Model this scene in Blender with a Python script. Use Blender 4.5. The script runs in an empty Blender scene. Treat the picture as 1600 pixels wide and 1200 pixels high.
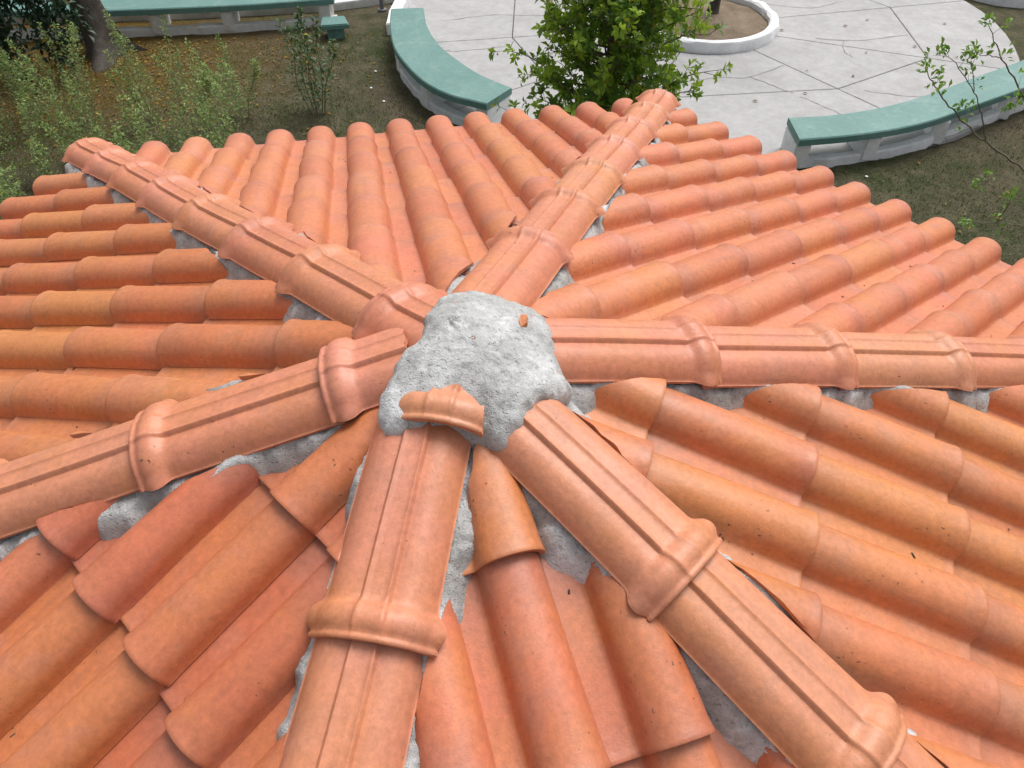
import bpy, bmesh, math, random
from mathutils import Vector, Matrix, noise
random.seed(7)
R = math.radians
scene = bpy.context.scene

# ------------------------------------------------------------------ camera
APEX_Z = 3.2                                   # height of the line where the six hips meet; ground is z = 0
cam_d = bpy.data.cameras.new('camera'); cam = bpy.data.objects.new('camera', cam_d)
scene.collection.objects.link(cam)
right = Vector((0.99501, -0.10353, 0.0)); fwd = Vector((0.07567, 0.69057, -0.71930))
YAW, PITCH, ROLL = R(6.25314553), R(45.98882515), R(0.36464902)
fwd = Vector((math.sin(YAW)*math.cos(PITCH), math.cos(YAW)*math.cos(PITCH), -math.sin(PITCH)))
r0_ = Vector((math.cos(YAW), -math.sin(YAW), 0)); u0_ = r0_.cross(fwd)
right = r0_*math.cos(ROLL) + u0_*math.sin(ROLL); up = -r0_*math.sin(ROLL) + u0_*math.cos(ROLL)
CAM = Vector((0, -0.94183, 0.81919 + APEX_Z))
cam.matrix_world = Matrix(((right.x, up.x, -fwd.x, CAM.x), (right.y, up.y, -fwd.y, CAM.y), (right.z, up.z, -fwd.z, CAM.z), (0, 0, 0, 1)))
cam_d.sensor_width = 36; cam_d.lens = 36*1187.02/1600
cam_d.clip_start = 0.02; cam_d.clip_end = 600
scene.camera = cam

# ------------------------------------------------------------------ sky, sun, exposure (bright overcast)
SUN_EL, SUN_AZ = R(60), R(40)                  # azimuth clockwise from +Y
world = bpy.data.worlds.new('World'); scene.world = world; world.use_nodes = True
wn = world.node_tree; wn.nodes.clear()
wo = wn.nodes.new('ShaderNodeOutputWorld'); wb = wn.nodes.new('ShaderNodeBackground')
sky = wn.nodes.new('ShaderNodeTexSky'); sky.sky_type = 'NISHITA'; sky.sun_disc = False
sky.sun_elevation = SUN_EL; sky.sun_rotation = SUN_AZ; sky.dust_density = 6.0; sky.air_density = 1.0; sky.ozone_density = 1.0
hs = wn.nodes.new('ShaderNodeHueSaturation'); hs.inputs['Saturation'].default_value = 0.22
wn.links.new(sky.outputs[0], hs.inputs['Color']); wn.links.new(hs.outputs[0], wb.inputs['Color'])
wb.inputs['Strength'].default_value = 0.13
wn.links.new(wb.outputs[0], wo.inputs['Surface'])
sl = bpy.data.lights.new('sun', 'SUN'); sl.energy = 1.3; sl.angle = R(32); sl.color = (1.0, 0.97, 0.93)
so = bpy.data.objects.new('sun', sl); scene.collection.objects.link(so)
sd = Vector((math.sin(SUN_AZ)*math.cos(SUN_EL), math.cos(SUN_AZ)*math.cos(SUN_EL), math.sin(SUN_EL)))
so.rotation_euler = sd.to_track_quat('Z', 'Y').to_euler()
scene.view_settings.view_transform = 'Standard'; scene.view_settings.look = 'None'
scene.view_settings.exposure = 0.38; scene.view_settings.gamma = 1.0
scene.view_settings.use_curve_mapping = False
scene.cycles.max_bounces = 6; scene.cycles.transparent_max_bounces = 6

# ------------------------------------------------------------------ helpers
COL = scene.collection
def link(o, parent=None):
    COL.objects.link(o)
    if parent is not None: o.parent = parent
    return o
def tag(o, label=None, cat=None, group=None, kind=None):
    if label: o['label'] = label
    if cat: o['category'] = cat
    if group: o['group'] = group
    if kind: o['kind'] = kind
    return o
def empty(name, loc=(0, 0, 0)):
    o = bpy.data.objects.new(name, None); o.location = loc; o.empty_display_size = .1
    return link(o)
def obj(name, me, mat=None, parent=None, smooth=None):
    if mat is not None and not me.materials: me.materials.append(mat)
    if smooth is not None:
        for f in me.polygons: f.use_smooth = True
        me.set_sharp_from_angle(angle=R(smooth))
    return link(bpy.data.objects.new(name, me), parent)
def mesh(name, v, f):
    me = bpy.data.meshes.new(name); me.from_pydata([tuple(p) for p in v], [], f); me.update(); return me
def bm_mesh(bm, name):
    bmesh.ops.recalc_face_normals(bm, faces=bm.faces)
    me = bpy.data.meshes.new(name); bm.to_mesh(me); bm.free(); return me
def tube(v, f, pts, rads, n=6):
    """append a tapered tube to vertex / face lists"""
    b = len(v); m = len(pts)
    for i, (p, r) in enumerate(zip(pts, rads)):
        p = Vector(p); a = Vector(pts[max(i-1, 0)]); c = Vector(pts[min(i+1, m-1)])
        t = (c-a).normalized() if (c-a).length > 1e-9 else Vector((0, 0, 1))
        s = t.cross(Vector((0.31, 0.87, 0.38))).normalized(); q = t.cross(s)
        for k in range(n):
            an = 2*math.pi*k/n; v.append(p + s*(r*math.cos(an)) + q*(r*math.sin(an)))
    for i in range(m-1):
        for k in range(n):
            f.append((b+i*n+k, b+i*n+(k+1) % n, b+(i+1)*n+(k+1) % n, b+(i+1)*n+k))
    f.append(tuple(b+k for k in range(n))[::-1]); f.append(tuple(b+(m-1)*n+k for k in range(n)))
def catmull(P, n):
    P = [Vector(p) for p in P]; out = []
    for i in range(len(P)-1):
        a = P[i-1] if i else P[0]*2-P[1]; b, c = P[i], P[i+1]; d = P[i+2] if i+2 < len(P) else P[-1]*2-P[-2]
        for k in range(n):
            t = k/n
            out.append(0.5*((2*b)+(c-a)*t+(2*a-5*b+4*c-d)*t*t+(3*b-a-3*c+d)*t**3))
    out.append(P[-1]); return out
def fbm(p, s, o=4):
    return noise.fractal(Vector(p)*s, 1.0, 2.0, o)

# ------------------------------------------------------------------ materials
class NT:
    def __init__(self, name, rough=.6, spec=.5):
        self.m = bpy.data.materials.new(name); self.m.use_nodes = True
        self.t = self.m.node_tree; self.p = self.t.nodes['Principled BSDF']
        self.p.inputs['Roughness'].default_value = rough; self.p.inputs['Specular IOR Level'].default_value = spec
    def n(self, typ, **kw):
        nd = self.t.nodes.new(typ)
        for k, v in kw.items():
            if hasattr(nd, k): setattr(nd, k, v)
            else: nd.inputs[k].default_value = v
        return nd
    def l(self, a, b): self.t.links.new(a, b)
    def ramp(self, fac, stops, interp='LINEAR'):
        r = self.t.nodes.new('ShaderNodeValToRGB'); r.color_ramp.interpolation = interp
        e = r.color_ramp.elements
        while len(e) < len(stops): e.new(0.5)
        for el, (p, c) in zip(e, stops):
            el.position = p; el.color = (c[0], c[1], c[2], 1) if isinstance(c, tuple) else (c, c, c, 1)
        self.l(fac, r.inputs[0]); return r.outputs[0]
    def mix(self, fac, a, b, mode='MIX'):
        x = self.t.nodes.new('ShaderNodeMix'); x.data_type = 'RGBA'; x.blend_type = mode
        for s, val in ((x.inputs[0], fac), (x.inputs[6], a), (x.inputs[7], b)):
            if hasattr(val, 'links') or hasattr(val, 'is_output'): self.l(val, s)
            elif isinstance(val, tuple): s.default_value = (val[0], val[1], val[2], 1)
            else: s.default_value = val
        return x.outputs[2]
    def math(self, op, a, b=0.0, c=None):
        x = self.t.nodes.new('ShaderNodeMath'); x.operation = op
        for s, val in zip(x.inputs, (a, b) if c is None else (a, b, c)):
            if hasattr(val, 'is_output'): self.l(val, s)
            else: s.default_value = val
        return x.outputs[0]
    def noise(self, vec, scale, detail=4, rough=.55, w=None, dist=0):
        x = self.n('ShaderNodeTexNoise'); x.noise_dimensions = '4D' if w is not None else '3D'
        x.inputs['Scale'].default_value = scale; x.inputs['Detail'].default_value = detail
        x.inputs['Roughness'].default_value = rough; x.inputs['Distortion'].default_value = dist
        self.l(vec, x.inputs['Vector'])
        if w is not None: self.l(w, x.inputs['W'])
        return x.outputs['Fac']
    def bump(self, h, dist, strength=1.0):
        b = self.n('ShaderNodeBump'); b.inputs['Distance'].default_value = dist; b.inputs['Strength'].default_value = strength
        self.l(h, b.inputs['Height']); self.l(b.outputs[0], self.p.inputs['Normal'])
def clay(name, tones, sheen=.5, rough=.42):
    m = NT(name, rough, sheen)
    tc = m.n('ShaderNodeTexCoord').outputs['Object']
    oi = m.n('ShaderNodeObjectInfo').outputs['Random']; isl = m.n('ShaderNodeNewGeometry').outputs['Random Per Island']
    rnd = m.math('FRACT', m.math('ADD', m.math('MULTIPLY', oi, 7.13), m.math('MULTIPLY', isl, 3.71)))
    w = m.math('MULTIPLY', rnd, 40.0)
    base = m.ramp(rnd, tones)
    # kiln mottling inside each tile
    big = m.noise(tc, 7.0, 3, .5, w)
    base = m.mix(m.ramp(big, [(.45, 0.0), (.66, 1.0)]), base, m.mix(.45, base, (0.58, 0.225, 0.07)))
    b2 = m.noise(tc, 11.0, 3, .6, m.math('ADD', w, 9.0))
    base = m.mix(m.ramp(b2, [(.54, 0.0), (.74, .55)]), base, (0.50, 0.225, 0.15))
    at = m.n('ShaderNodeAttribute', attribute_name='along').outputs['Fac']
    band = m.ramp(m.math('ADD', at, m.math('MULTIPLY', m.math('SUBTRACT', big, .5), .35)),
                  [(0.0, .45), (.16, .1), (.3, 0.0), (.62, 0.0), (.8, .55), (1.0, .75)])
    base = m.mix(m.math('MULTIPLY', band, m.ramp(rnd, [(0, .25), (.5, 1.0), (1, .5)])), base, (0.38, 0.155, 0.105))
    fine = m.noise(tc, 95.0, 5, .7, w)
    base = m.mix(.42, base, m.ramp(fine, [(.3, 0.5), (.7, 1.3)]), 'MULTIPLY')
    md = m.noise(tc, 19.0, 5, .65, m.math('ADD', w, 29.0))
    base = m.mix(.5, base, m.ramp(md, [(.3, 0.80), (.52, 1.0), (.72, 1.12)]), 'MULTIPLY')
    # dark specks and pits
    vo = m.n('ShaderNodeTexVoronoi', Scale=62.0); 
    nv = m.n('ShaderNodeTexNoise', Scale=150.0); m.l(tc, nv.inputs['Vector'])
    va = m.n('ShaderNodeVectorMath', operation='MULTIPLY_ADD'); m.l(nv.outputs['Color'], va.inputs[0]); va.inputs[1].default_value = (.012, .012, .012); m.l(tc, va.inputs[2])
    m.l(va.outputs[0], vo.inputs['Vector'])
    pick = m.noise(tc, 9.0, 2, .5, m.math('ADD', w, 3.0))
    sp = m.math('LESS_THAN', vo.outputs['Distance'], m.math('MULTIPLY', m.ramp(pick, [(.47, 0.0), (.74, 1.0)]), .175))
    base = m.mix(m.math('MULTIPLY', sp, .75), base, (0.07, 0.035, 0.025))
    # rain streaks running down the tile
    mp = m.n('ShaderNodeMapping'); mp.inputs['Scale'].default_value = (48, 3.2, 48); m.l(tc, mp.inputs['Vector'])
    stq = m.noise(mp.outputs[0], 1.0, 3, .6, w)
    base = m.mix(m.ramp(stq, [(.54, 0.0), (.76, .30)]), base, (0.30, 0.115, 0.065))
    # black algae blotches
    al_ = m.math('MULTIPLY', m.ramp(m.noise(tc, 44.0, 6, .8, m.math('ADD', w, 5.0)), [(.60, 0.0), (.70, 1.0)]), m.ramp(m.noise(tc, 6.0, 2, .5, m.math('ADD', w, 51.0)), [(.56, 0.0), (.74, .45)]))
    base = m.mix(al_, base, (0.13, 0.07, 0.05))
    # pale lime dust
    du = m.noise(tc, 26.0, 6, .75, m.math('ADD', w, 17.0))
    base = m.mix(m.ramp(du, [(.62, 0.0), (.8, .45)]), base, (0.56, 0.37, 0.28))
    base = m.mix(1.0, base, m.n('ShaderNodeObjectInfo').outputs['Color'], 'MULTIPLY')   # object tint: hue of each roof face, sky sheen painted in
    m.l(base, m.p.inputs['Base Color'])
    m.l(m.math('ADD', m.math('MULTIPLY', b2, .3), rough-.14), m.p.inputs['Roughness'])
    h = m.math('SUBTRACT', m.math('ADD', m.math('MULTIPLY', fine, .5), m.math('MULTIPLY', m.noise(tc, 240.0, 3, .6), .25)), m.math('MULTIPLY', sp, .6))
    m.bump(h, .0016, .7)
    return m.m
M = {}
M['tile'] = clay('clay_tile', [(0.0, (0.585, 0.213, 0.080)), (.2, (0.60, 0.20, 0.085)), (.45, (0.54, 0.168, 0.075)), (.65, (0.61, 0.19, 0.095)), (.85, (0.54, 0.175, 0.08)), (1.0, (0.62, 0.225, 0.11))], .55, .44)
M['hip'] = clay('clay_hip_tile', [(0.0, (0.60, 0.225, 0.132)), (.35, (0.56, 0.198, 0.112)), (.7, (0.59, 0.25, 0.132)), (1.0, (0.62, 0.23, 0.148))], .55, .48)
def make_mortar():
    m = NT('mortar', .92, .2); tc = m.n('ShaderNodeTexCoord').outputs['Object']
    a = m.noise(tc, 9.0, 5, .65); b = m.noise(tc, 70.0, 6, .75); c = m.noise(tc, 320.0, 3, .6)
    col = m.ramp(a, [(.3, (0.33, 0.325, 0.31)), (.48, (0.46, 0.46, 0.452)), (.66, (0.65, 0.655, 0.66))])
    col = m.mix(.6, col, m.ramp(b, [(.3, 0.5), (.55, 1.0), (.75, 1.2)]), 'MULTIPLY')
    pit = m.ramp(m.noise(tc, 130.0, 2, .5), [(.62, 0.0), (.68, 1.0)])
    col = m.mix(m.math('MULTIPLY', pit, .4), col, (0.2, 0.19, 0.18))
    red = m.ramp(m.noise(tc, 38.0, 2, .5), [(.73, 0.0), (.76, .5)])
    col = m.mix(red, col, (0.45, 0.22, 0.15))
    m.l(col, m.p.inputs['Base Color'])
    m.bump(m.math('SUBTRACT', m.math('ADD', b, m.math('MULTIPLY', c, .8)), m.math('MULTIPLY', pit, .4)), .004, .8)
    return m.m
M['mortar'] = make_mortar()
def simple(name, c1, c2, scale, rough=.7, bump=.003, spec=.3, stain=None):
    m = NT(name, rough, spec); tc = m.n('ShaderNodeTexCoord').outputs['Object']
    a = m.noise(tc, scale, 6, .65); b = m.noise(tc, scale*9, 5, .7)
    col = m.mix(m.ramp(a, [(.35, 0.0), (.65, 1.0)]), c1, c2)
    col = m.mix(.35, col, m.ramp(b, [(.3, .6), (.7, 1.2)]), 'MULTIPLY')
    if stain:
        col = m.mix(m.ramp(m.noise(tc, scale*2.3, 6, .75), [(.52, 0.0), (.75, stain[1])]), col, stain[0])
    m.l(col, m.p.inputs['Base Color']); m.bump(m.math('ADD', b, a), bump, .8)
    return m.m
M['teal'] = simple('teal_paint', (0.105, 0.222, 0.20), (0.13, 0.255, 0.232), 2.2, .55, .0015, .35, ((0.27, 0.36, 0.335), .6))
M['white'] = simple('whitewash', (0.74, 0.75, 0.76), (0.82, 0.83, 0.84), 2.0, .85, .006, .2, ((0.46, 0.44, 0.39), .6))
M['white2'] = simple('stained_whitewash', (0.58, 0.58, 0.56), (0.74, 0.74, 0.73), 2.0, .85, .006, .2, ((0.48, 0.33, 0.10), .9))
M['concrete'] = simple('plaza_concrete', (0.365, 0.36, 0.36), (0.43, 0.425, 0.422), 1.1, .88, .003, .25, ((0.31, 0.30, 0.285), .75))
M['joint'] = simple('joint_dirt', (0.17, 0.16, 0.15), (0.24, 0.23, 0.21), 6, .95)
M['crack'] = simple('crack_dirt', (0.25, 0.245, 0.23), (0.33, 0.325, 0.31), 6, .95)
M['bark'] = simple('bark', (0.06, 0.05, 0.042), (0.12, 0.105, 0.09), 7, .9, .02, .2)
M['twig'] = simple('twig', (0.11, 0.085, 0.06), (0.2, 0.17, 0.13), 14, .85)
M['weedstem'] = simple('weed_stem', (0.20, 0.18, 0.11), (0.30, 0.28, 0.18), 10, .85)
M['wood'] = simple('timber', (0.15, 0.09, 0.05), (0.22, 0.13, 0.07), 5, .7)
M['metal'] = simple('grey_pole', (0.12, 0.12, 0.12), (0.2, 0.2, 0.2), 5, .6)
M['soil'] = simple('bed_soil', (0.16, 0.12, 0.085), (0.25, 0.195, 0.145), 3.0, .95, .02, .1, ((0.08, 0.1, 0.035), .8))
def leafmat(name, dark, mid, young, trans=.35, rough=.42):
    m = NT(name, rough, .45)
    isl = m.n('ShaderNodeNewGeometry').outputs['Random Per Island']
    at = m.n('ShaderNodeAttribute', attribute_name='young').outputs['Fac']
    col = m.mix(isl, dark, mid)
    col = m.mix(m.math('MULTIPLY', at, m.math('ADD', m.math('MULTIPLY', isl, .5), .5)), col, young)
    yel = m.math('GREATER_THAN', m.math('FRACT', m.math('MULTIPLY', isl, 37.7)), .975)
    col = m.mix(yel, col, (0.42, 0.30, 0.03))
    m.l(col, m.p.inputs['Base Color'])
    tr = m.n('ShaderNodeBsdfTranslucent'); m.l(m.mix(.5, col, young), tr.inputs['Color'])
    mx = m.n('ShaderNodeMixShader'); mx.inputs[0].default_value = trans
    out = m.t.nodes['Material Output']
    m.l(m.p.outputs[0], mx.inputs[1]); m.l(tr.outputs[0], mx.inputs[2]); m.l(mx.outputs[0], out.inputs['Surface'])
    return m.m
M['leaf'] = leafmat('glossy_leaf', (0.045, 0.115, 0.015), (0.11, 0.26, 0.03), (0.40, 0.56, 0.045), .42)
M['leaf_dark'] = leafmat('dark_leaf', (0.012, 0.032, 0.018), (0.025, 0.06, 0.03), (0.04, 0.10, 0.03), .2)
M['leaf_weed'] = leafmat('weed_leaf', (0.055, 0.11, 0.026), (0.12, 0.20, 0.05), (0.32, 0.42, 0.13), .35, .55)
M['leaf_shrub'] = leafmat('shrub_leaf', (0.025, 0.06, 0.018), (0.05, 0.115, 0.025), (0.09, 0.18, 0.03), .25)
M['leaf_sap'] = leafmat('sapling_leaf', (0.07, 0.18, 0.02), (0.12, 0.27, 0.03), (0.26, 0.42, 0.06), .4)
M['grass'] = leafmat('grass_blade', (0.05, 0.065, 0.025), (0.14, 0.13, 0.06), (0.10, 0.16, 0.04), .2, .8)
def litter_mat():
    m = NT('fallen_leaf', .8, .2); isl = m.n('ShaderNodeNewGeometry').outputs['Random Per Island']
    m.l(m.ramp(isl, [(0, (0.22, 0.12, 0.02)), (.3, (0.32, 0.19, 0.025)), (.5, (0.13, 0.075, 0.03)), (.85, (0.20, 0.14, 0.07)), (1.0, (0.10, 0.06, 0.03))]), m.p.inputs['Base Color'])
    return m.m
M['litter'] = litter_mat()
def ground_mat():
    m = NT('ground_soil', .95, .1); tc = m.n('ShaderNodeTexCoord').outputs['Object']
    a = m.noise(tc, .75, 6, .6); b = m.noise(tc, 5.0, 6, .7); c = m.noise(tc, 38.0, 5, .75)
    col = m.mix(m.ramp(a, [(.36, 0.0), (.62, 1.0)]), (0.125, 0.10, 0.072), (0.07, 0.082, 0.038))
    col = m.mix(m.ramp(b, [(.42, 0.0), (.68, .8)]), col, (0.19, 0.165, 0.105))
    col = m.mix(m.ramp(m.noise(tc, 2.1, 5, .7), [(.52, 0.0), (.70, .75)]), col, (0.06, 0.085, 0.028))
    # carpet of rotting yellow leaves round the big tree
    sep = m.n('ShaderNodeSeparateXYZ'); m.l(tc, sep.inputs[0])
    dx = m.math('ADD', sep.outputs['X'], 4.7); dy = m.math('ADD', sep.outputs['Y'], -9.1)
    d = m.math('SQRT', m.math('ADD', m.math('MULTIPLY', dx, dx), m.math('MULTIPLY', m.math('MULTIPLY', dy, dy), 1.6)))
    d = m.math('ADD', d, m.math('MULTIPLY', m.math('SUBTRACT', b, .5), 4.0))
    patch = m.ramp(m.math('DIVIDE', d, 5.0), [(.2, .8), (.42, .45), (.75, 0.0)])
    col = m.mix(patch, col, m.ramp(c, [(.35, (0.095, 0.055, 0.018)), (.55, (0.20, 0.115, 0.02)), (.75, (0.33, 0.19, 0.02))]))
    col = m.mix(.55, col, m.ramp(c, [(.3, .45), (.55, 1.0), (.75, 1.35)]), 'MULTIPLY')
    m.l(col, m.p.inputs['Base Color']); m.bump(m.math('ADD', c, b), .04, 1.0)
    return m.m
M['ground'] = ground_mat()

# ------------------------------------------------------------------ ground
G = 300.0
tag(obj('ground', mesh('ground', [(-G, -G, 0), (G, -G, 0), (G, G, 0), (-G, G, 0)], [(0, 1, 2, 3)]), M['ground']), kind='structure')

# ------------------------------------------------------------------ plaza: a round court of concrete slabs laid like a spider's web
PC = Vector((3.62, 9.30)); PR = 4.15; BR = 1.02
RIM = [(-60, 3.78), (-46, 3.84), (-30, 3.95), (0, 4.1), (60, 4.15), (150, 4.10), (187, 4.02), (215, 4.08), (222, 3.97), (245, 3.72), (269, 3.62), (285, 3.60), (300, 3.78)]
def rim(a):
    a = (a+60) % 360-60
    for (a0, r0), (a1, r1) in zip(RIM, RIM[1:]):
        if a0 <= a <= a1: return r0+(r1-r0)*(a-a0)/(a1-a0)
    return 4.1
plaza_v, plaza_f = [], []
NP = 96
for k in range(NP):
    a = 2*math.pi*k/NP; r = rim(math.degrees(a)); plaza_v.append((PC.x+r*math.cos(a), PC.y+r*math.sin(a), .012))
plaza = tag(obj('plaza', mesh('plaza', plaza_v, [tuple(range(NP))]), M['joint']), kind='structure')
spokes = [(-61.6, 2.30), (-27, 2.88), (7.3, 2.88), (42, 2.75), (78, 2.8), (114, 2.75), (150, 2.7), (184, 2.55), (212, 2.65), (240, 2.38)]
def polar(a, r): return Vector((PC.x+r*math.cos(R(a)), PC.y+r*math.sin(R(a))))
def slab(poly, gap, name='slab'):
    """a thick slab from a convex-ish plan polygon, shrunk by the joint width, with a small chamfer"""
    n = len(poly); c = sum(poly, Vector((0, 0)))/n
    def inset(g):
        out = []
        for i in range(n):
            p, a, b = poly[i], poly[i-1], poly[(i+1) % n]
            e1 = (p-a).normalized(); e2 = (b-p).normalized()
            n1 = Vector((-e1.y, e1.x)); n2 = Vector((-e2.y, e2.x))
            q = (n1+n2); q = q/max(q.length_squared*.5, .2)
            out.append(p+q*g)
        return out
    rings = [(inset(gap), .0), (inset(gap), .034), (inset(gap+.006), .04)]
    v, f = [], []
    for ring, z in rings: v += [(p.x, p.y, z+.001) for p in ring]
    for j in range(2):
        for i in range(n): f.append((j*n+i, j*n+(i+1) % n, (j+1)*n+(i+1) % n, (j+1)*n+i))
    f.append(tuple(2*n+i for i in range(n)))
    return obj(name, mesh('slab', v, f), M['concrete'], plaza)
for i, (a, r) in enumerate(spokes):
    a2, r2 = spokes[(i+1) % len(spokes)]
    if a2 < a: a2 += 360
    steps = 6
    inner = [polar(a+(a2-a)*k/steps, BR-.06) for k in range(steps+1)]
    outer = [polar(a+(a2-a)*k/steps, rim(a+(a2-a)*k/steps)-.02) for k in range(steps+1)]
    slab([polar(a, r), polar(a2, r2)] + inner[::-1], .006)
    slab(outer + [polar(a2, r2), polar(a, r)], .006)
def crack(pts, wd, name='crack'):
    pts = catmull([Vector((x, y, 0)) for x, y in pts], 6); v, f = [], []
    for i, p in enumerate(pts):
        q = p + Vector((random.uniform(-.012, .012), random.uniform(-.012, .012), 0))
        t = (pts[min(i+1, len(pts)-1)]-pts[max(i-1, 0)]).normalized(); s = Vector((-t.y, t.x, 0))*wd*random.uniform(.4, 1.2)
        v += [(q+s)[:2]+(.0445,), (q-s)[:2]+(.0445,)]
        if i: f.append((2*i-2, 2*i-1, 2*i+1, 2*i))
    obj(name, mesh('crack', v, f), M['crack'], plaza)
crack([(2.95, 7.62), (3.45, 7.70), (3.78, 7.68), (4.35, 7.98)], .007)
crack([(3.78, 7.68), (4.02, 7.38), (4.15, 7.22)], .006)
crack([(5.02, 8.72), (5.35, 8.62), (5.75, 8.62), (6.28, 8.72)], .008)
crack([(5.25, 8.10), (5.22, 8.30), (5.35, 8.62)], .006)
crack([(4.2, 7.12), (4.42, 6.78), (4.62, 6.5)], .006)
crack([(4.7, 10.0), (5.3, 9.75), (5.9, 9.95)], .006)
crack([(.95, 8.83), (.4, 8.75), (.1, 8.8)], .006)
crack([(1.6, 9.8), (.9, 9.9), (.2, 9.75)], .006)
crack([(1.15, 7.9), (1.5, 8.3), (2.0, 8.5), (2.5, 8.45)], .006)
crack([(5.0, 7.2), (5.5, 7.0), (5.9, 7.05)], .005)

# flower bed ring in the court
def ring_mesh(c, r_in, r_out, z0, z1, seg=96, jit=.0, bev=.02):
    prof = [(r_out, z0), (r_out-.005, z1-bev), (r_out-bev, z1), (r_in+bev, z1), (r_in, z1-bev), (r_in, z0)]
    v, f = [], []
    for k in range(seg):
        a = 2*math.pi*k/seg
        for r, z in prof:
            j = fbm((math.cos(a)*2, math.sin(a)*2, r*3+z*7), 2.5)*jit
            v.append((c[0]+(r+j)*math.cos(a), c[1]+(r+j)*math.sin(a), z+j*.6))
    n = len(prof)
    for k in range(seg):
        for j in range(n-1): f.append((k*n+j, ((k+1) % seg)*n+j, ((k+1) % seg)*n+j+1, k*n+j+1))
    return mesh('ring', v, f)
bed = tag(empty('planting_bed', (3.67, 9.36, 0)), 'round planting bed with a white kerb in the middle of the paved court', 'planting bed')
obj('kerb', ring_mesh((0, 0), .87, 1.0, .03, .17, jit=.02), M['white'], bed, 40)
sv, sf = [(0, 0, .14)], []
for j in range(1, 9):
    for k in range(40):
        a = 2*math.pi*k/40; r = .88*j/8
        sv.append((r*math.cos(a), r*math.sin(a), .14-.06*(j/8)**2+.02*fbm((r*math.cos(a), r*math.sin(a), 0), 3)))
for k in range(40): sf.append((0, 1+k, 1+(k+1) % 40))
for j in range(7):
    for k in range(40): sf.append((1+j*40+k, 1+(j+1)*40+k, 1+(j+1)*40+(k+1) % 40, 1+j*40+(k+1) % 40))
obj('soil', mesh('soil', sv, sf), M['soil'], bed, 60)
tag(obj('kerb', ring_mesh((8.55, 10.35), .62, .80, 0, .22, 64, .02), M['white'], None, 40), 'white rounded kerb of another bed at the top right corner', 'kerb')

# ------------------------------------------------------------------ benches
def bench(outer, inner, h, pillars, label, plinth=True, thick=.075, mat2='white'):
    n = 8
    O = catmull([(x, y, 0) for x, y in outer], n); I = catmull([(x, y, 0) for x, y in inner], n)
    m = max(len(O), len(I)) - 1
    def samp(P, t): 
        t *= len(P)-1; i = min(int(t), len(P)-2); return P[i].lerp(P[i+1], t-i)
    O = [samp(O, k/m) for k in range(m+1)]; I = [samp(I, k/m) for k in range(m+1)]
    root = tag(empty('bench', (O[0].x, O[0].y, 0)), label, 'bench'); L = O[0].copy()
    def strip(name, fa, fb, z0, z1, mat, wob=.0):
        v, f = [], []
        for k in range(m+1):
            a = O[k].lerp(I[k], fa)-L; b = O[k].lerp(I[k], fb)-L; bv = .012
            j = wob*fbm((a.x, a.y, z1), 5)
            d = (b-a).normalized()
            a = a - d*j
            for p, z in ((a, z0), (a, z1-bv), (a+d*bv, z1+j*.5), (b-d*bv, z1+j*.5), (b, z1-bv), (b, z0)): v.append((p.x, p.y, z))
        for k in range(m):
            for j in range(6): f.append((k*6+j, k*6+(j+1) % 6, (k+1)*6+(j+1) % 6, (k+1)*6+j))
        f.append(tuple(range(6))); f.append(tuple(m*6+j for j in range(5, -1, -1)))
        bm = bmesh.new(); me0 = mesh('strip', v, f); bm.from_mesh(me0); me = bm_mesh(bm, name)
        return obj(name, me, mat, root, 30)
    strip('seat', 0, 1, h-thick, h, M['teal'])
    if plinth: strip('plinth', .10, .32, 0, .10, M[mat2], .03)
    for t in pillars:
        k = t*m; k0 = min(int(k), m-1)
        a = O[k0].lerp(O[k0+1], k-k0); b = I[k0].lerp(I[k0+1], k-k0); d = (b-a); w = d.length; d.normalize(); s = Vector((-d.y, d.x, 0))
        bm = bmesh.new()
        for q, ww in ((.02, .075), (h-thick-.002, .075)):
            for sx, sy in ((.06*w, -ww), (.94*w, -ww), (.94*w, ww), (.06*w, ww)):
                p = a-L+d*sx+s*sy; bm.verts.new((p.x, p.y, q))
        bm.verts.ensure_lookup_table(); vv = bm.verts
        for q in ((0, 1, 5, 4), (1, 2, 6, 5), (2, 3, 7, 6), (3, 0, 4, 7), (0, 3, 2, 1), (4, 5, 6, 7)): bm.faces.new([vv[i] for i in q])
        bmesh.ops.bevel(bm, geom=bm.edges[:], offset=.012, segments=2, affect='EDGES')
        obj('pillar', bm_mesh(bm, 'pillar'), M[mat2], root, 30)
    return root
bench([(-.46, 9.36), (-.47, 8.811), (-.425, 8.228), (-.312, 7.77), (-.106, 7.254), (.155, 6.90), (.543, 6.632)],
      [(-.043, 9.36), (-.014, 8.768), (.11, 8.20), (.30, 7.76), (.541, 7.33), (.846, 6.98)], .36, (.03, .33, .65, .97),
      'teal curved concrete bench on white supports, left side of the paved court')
bench([(3.525, 5.588), (4.061, 5.625), (4.561, 5.707), (5.036, 5.85), (5.677, 6.14), (6.362, 6.451), (7.238, 6.886)],
      [(3.577, 6.045), (4.036, 6.052), (4.62, 6.167), (5.22, 6.39), (5.92, 6.73), (6.70, 7.10), (7.6, 7.56)], .36, (.025, .27, .55, .8, .98),
      'teal curved bench on white supports at right, behind the twiggy sapling')
bench([(-5.9, 9.80), (-4.565, 9.648), (-3.78, 9.64), (-2.99, 9.654), (-2.192, 9.691), (-1.215, 9.80)],
      [(-5.9, 10.28), (-4.56, 10.12), (-3.78, 10.11), (-2.99, 10.12), (-2.19, 10.16), (-1.2, 10.27)], .36, (.02, .22, .47, .70, .97),
      'long teal bench along the top left edge, behind the big tree trunk', mat2='white2')
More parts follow.
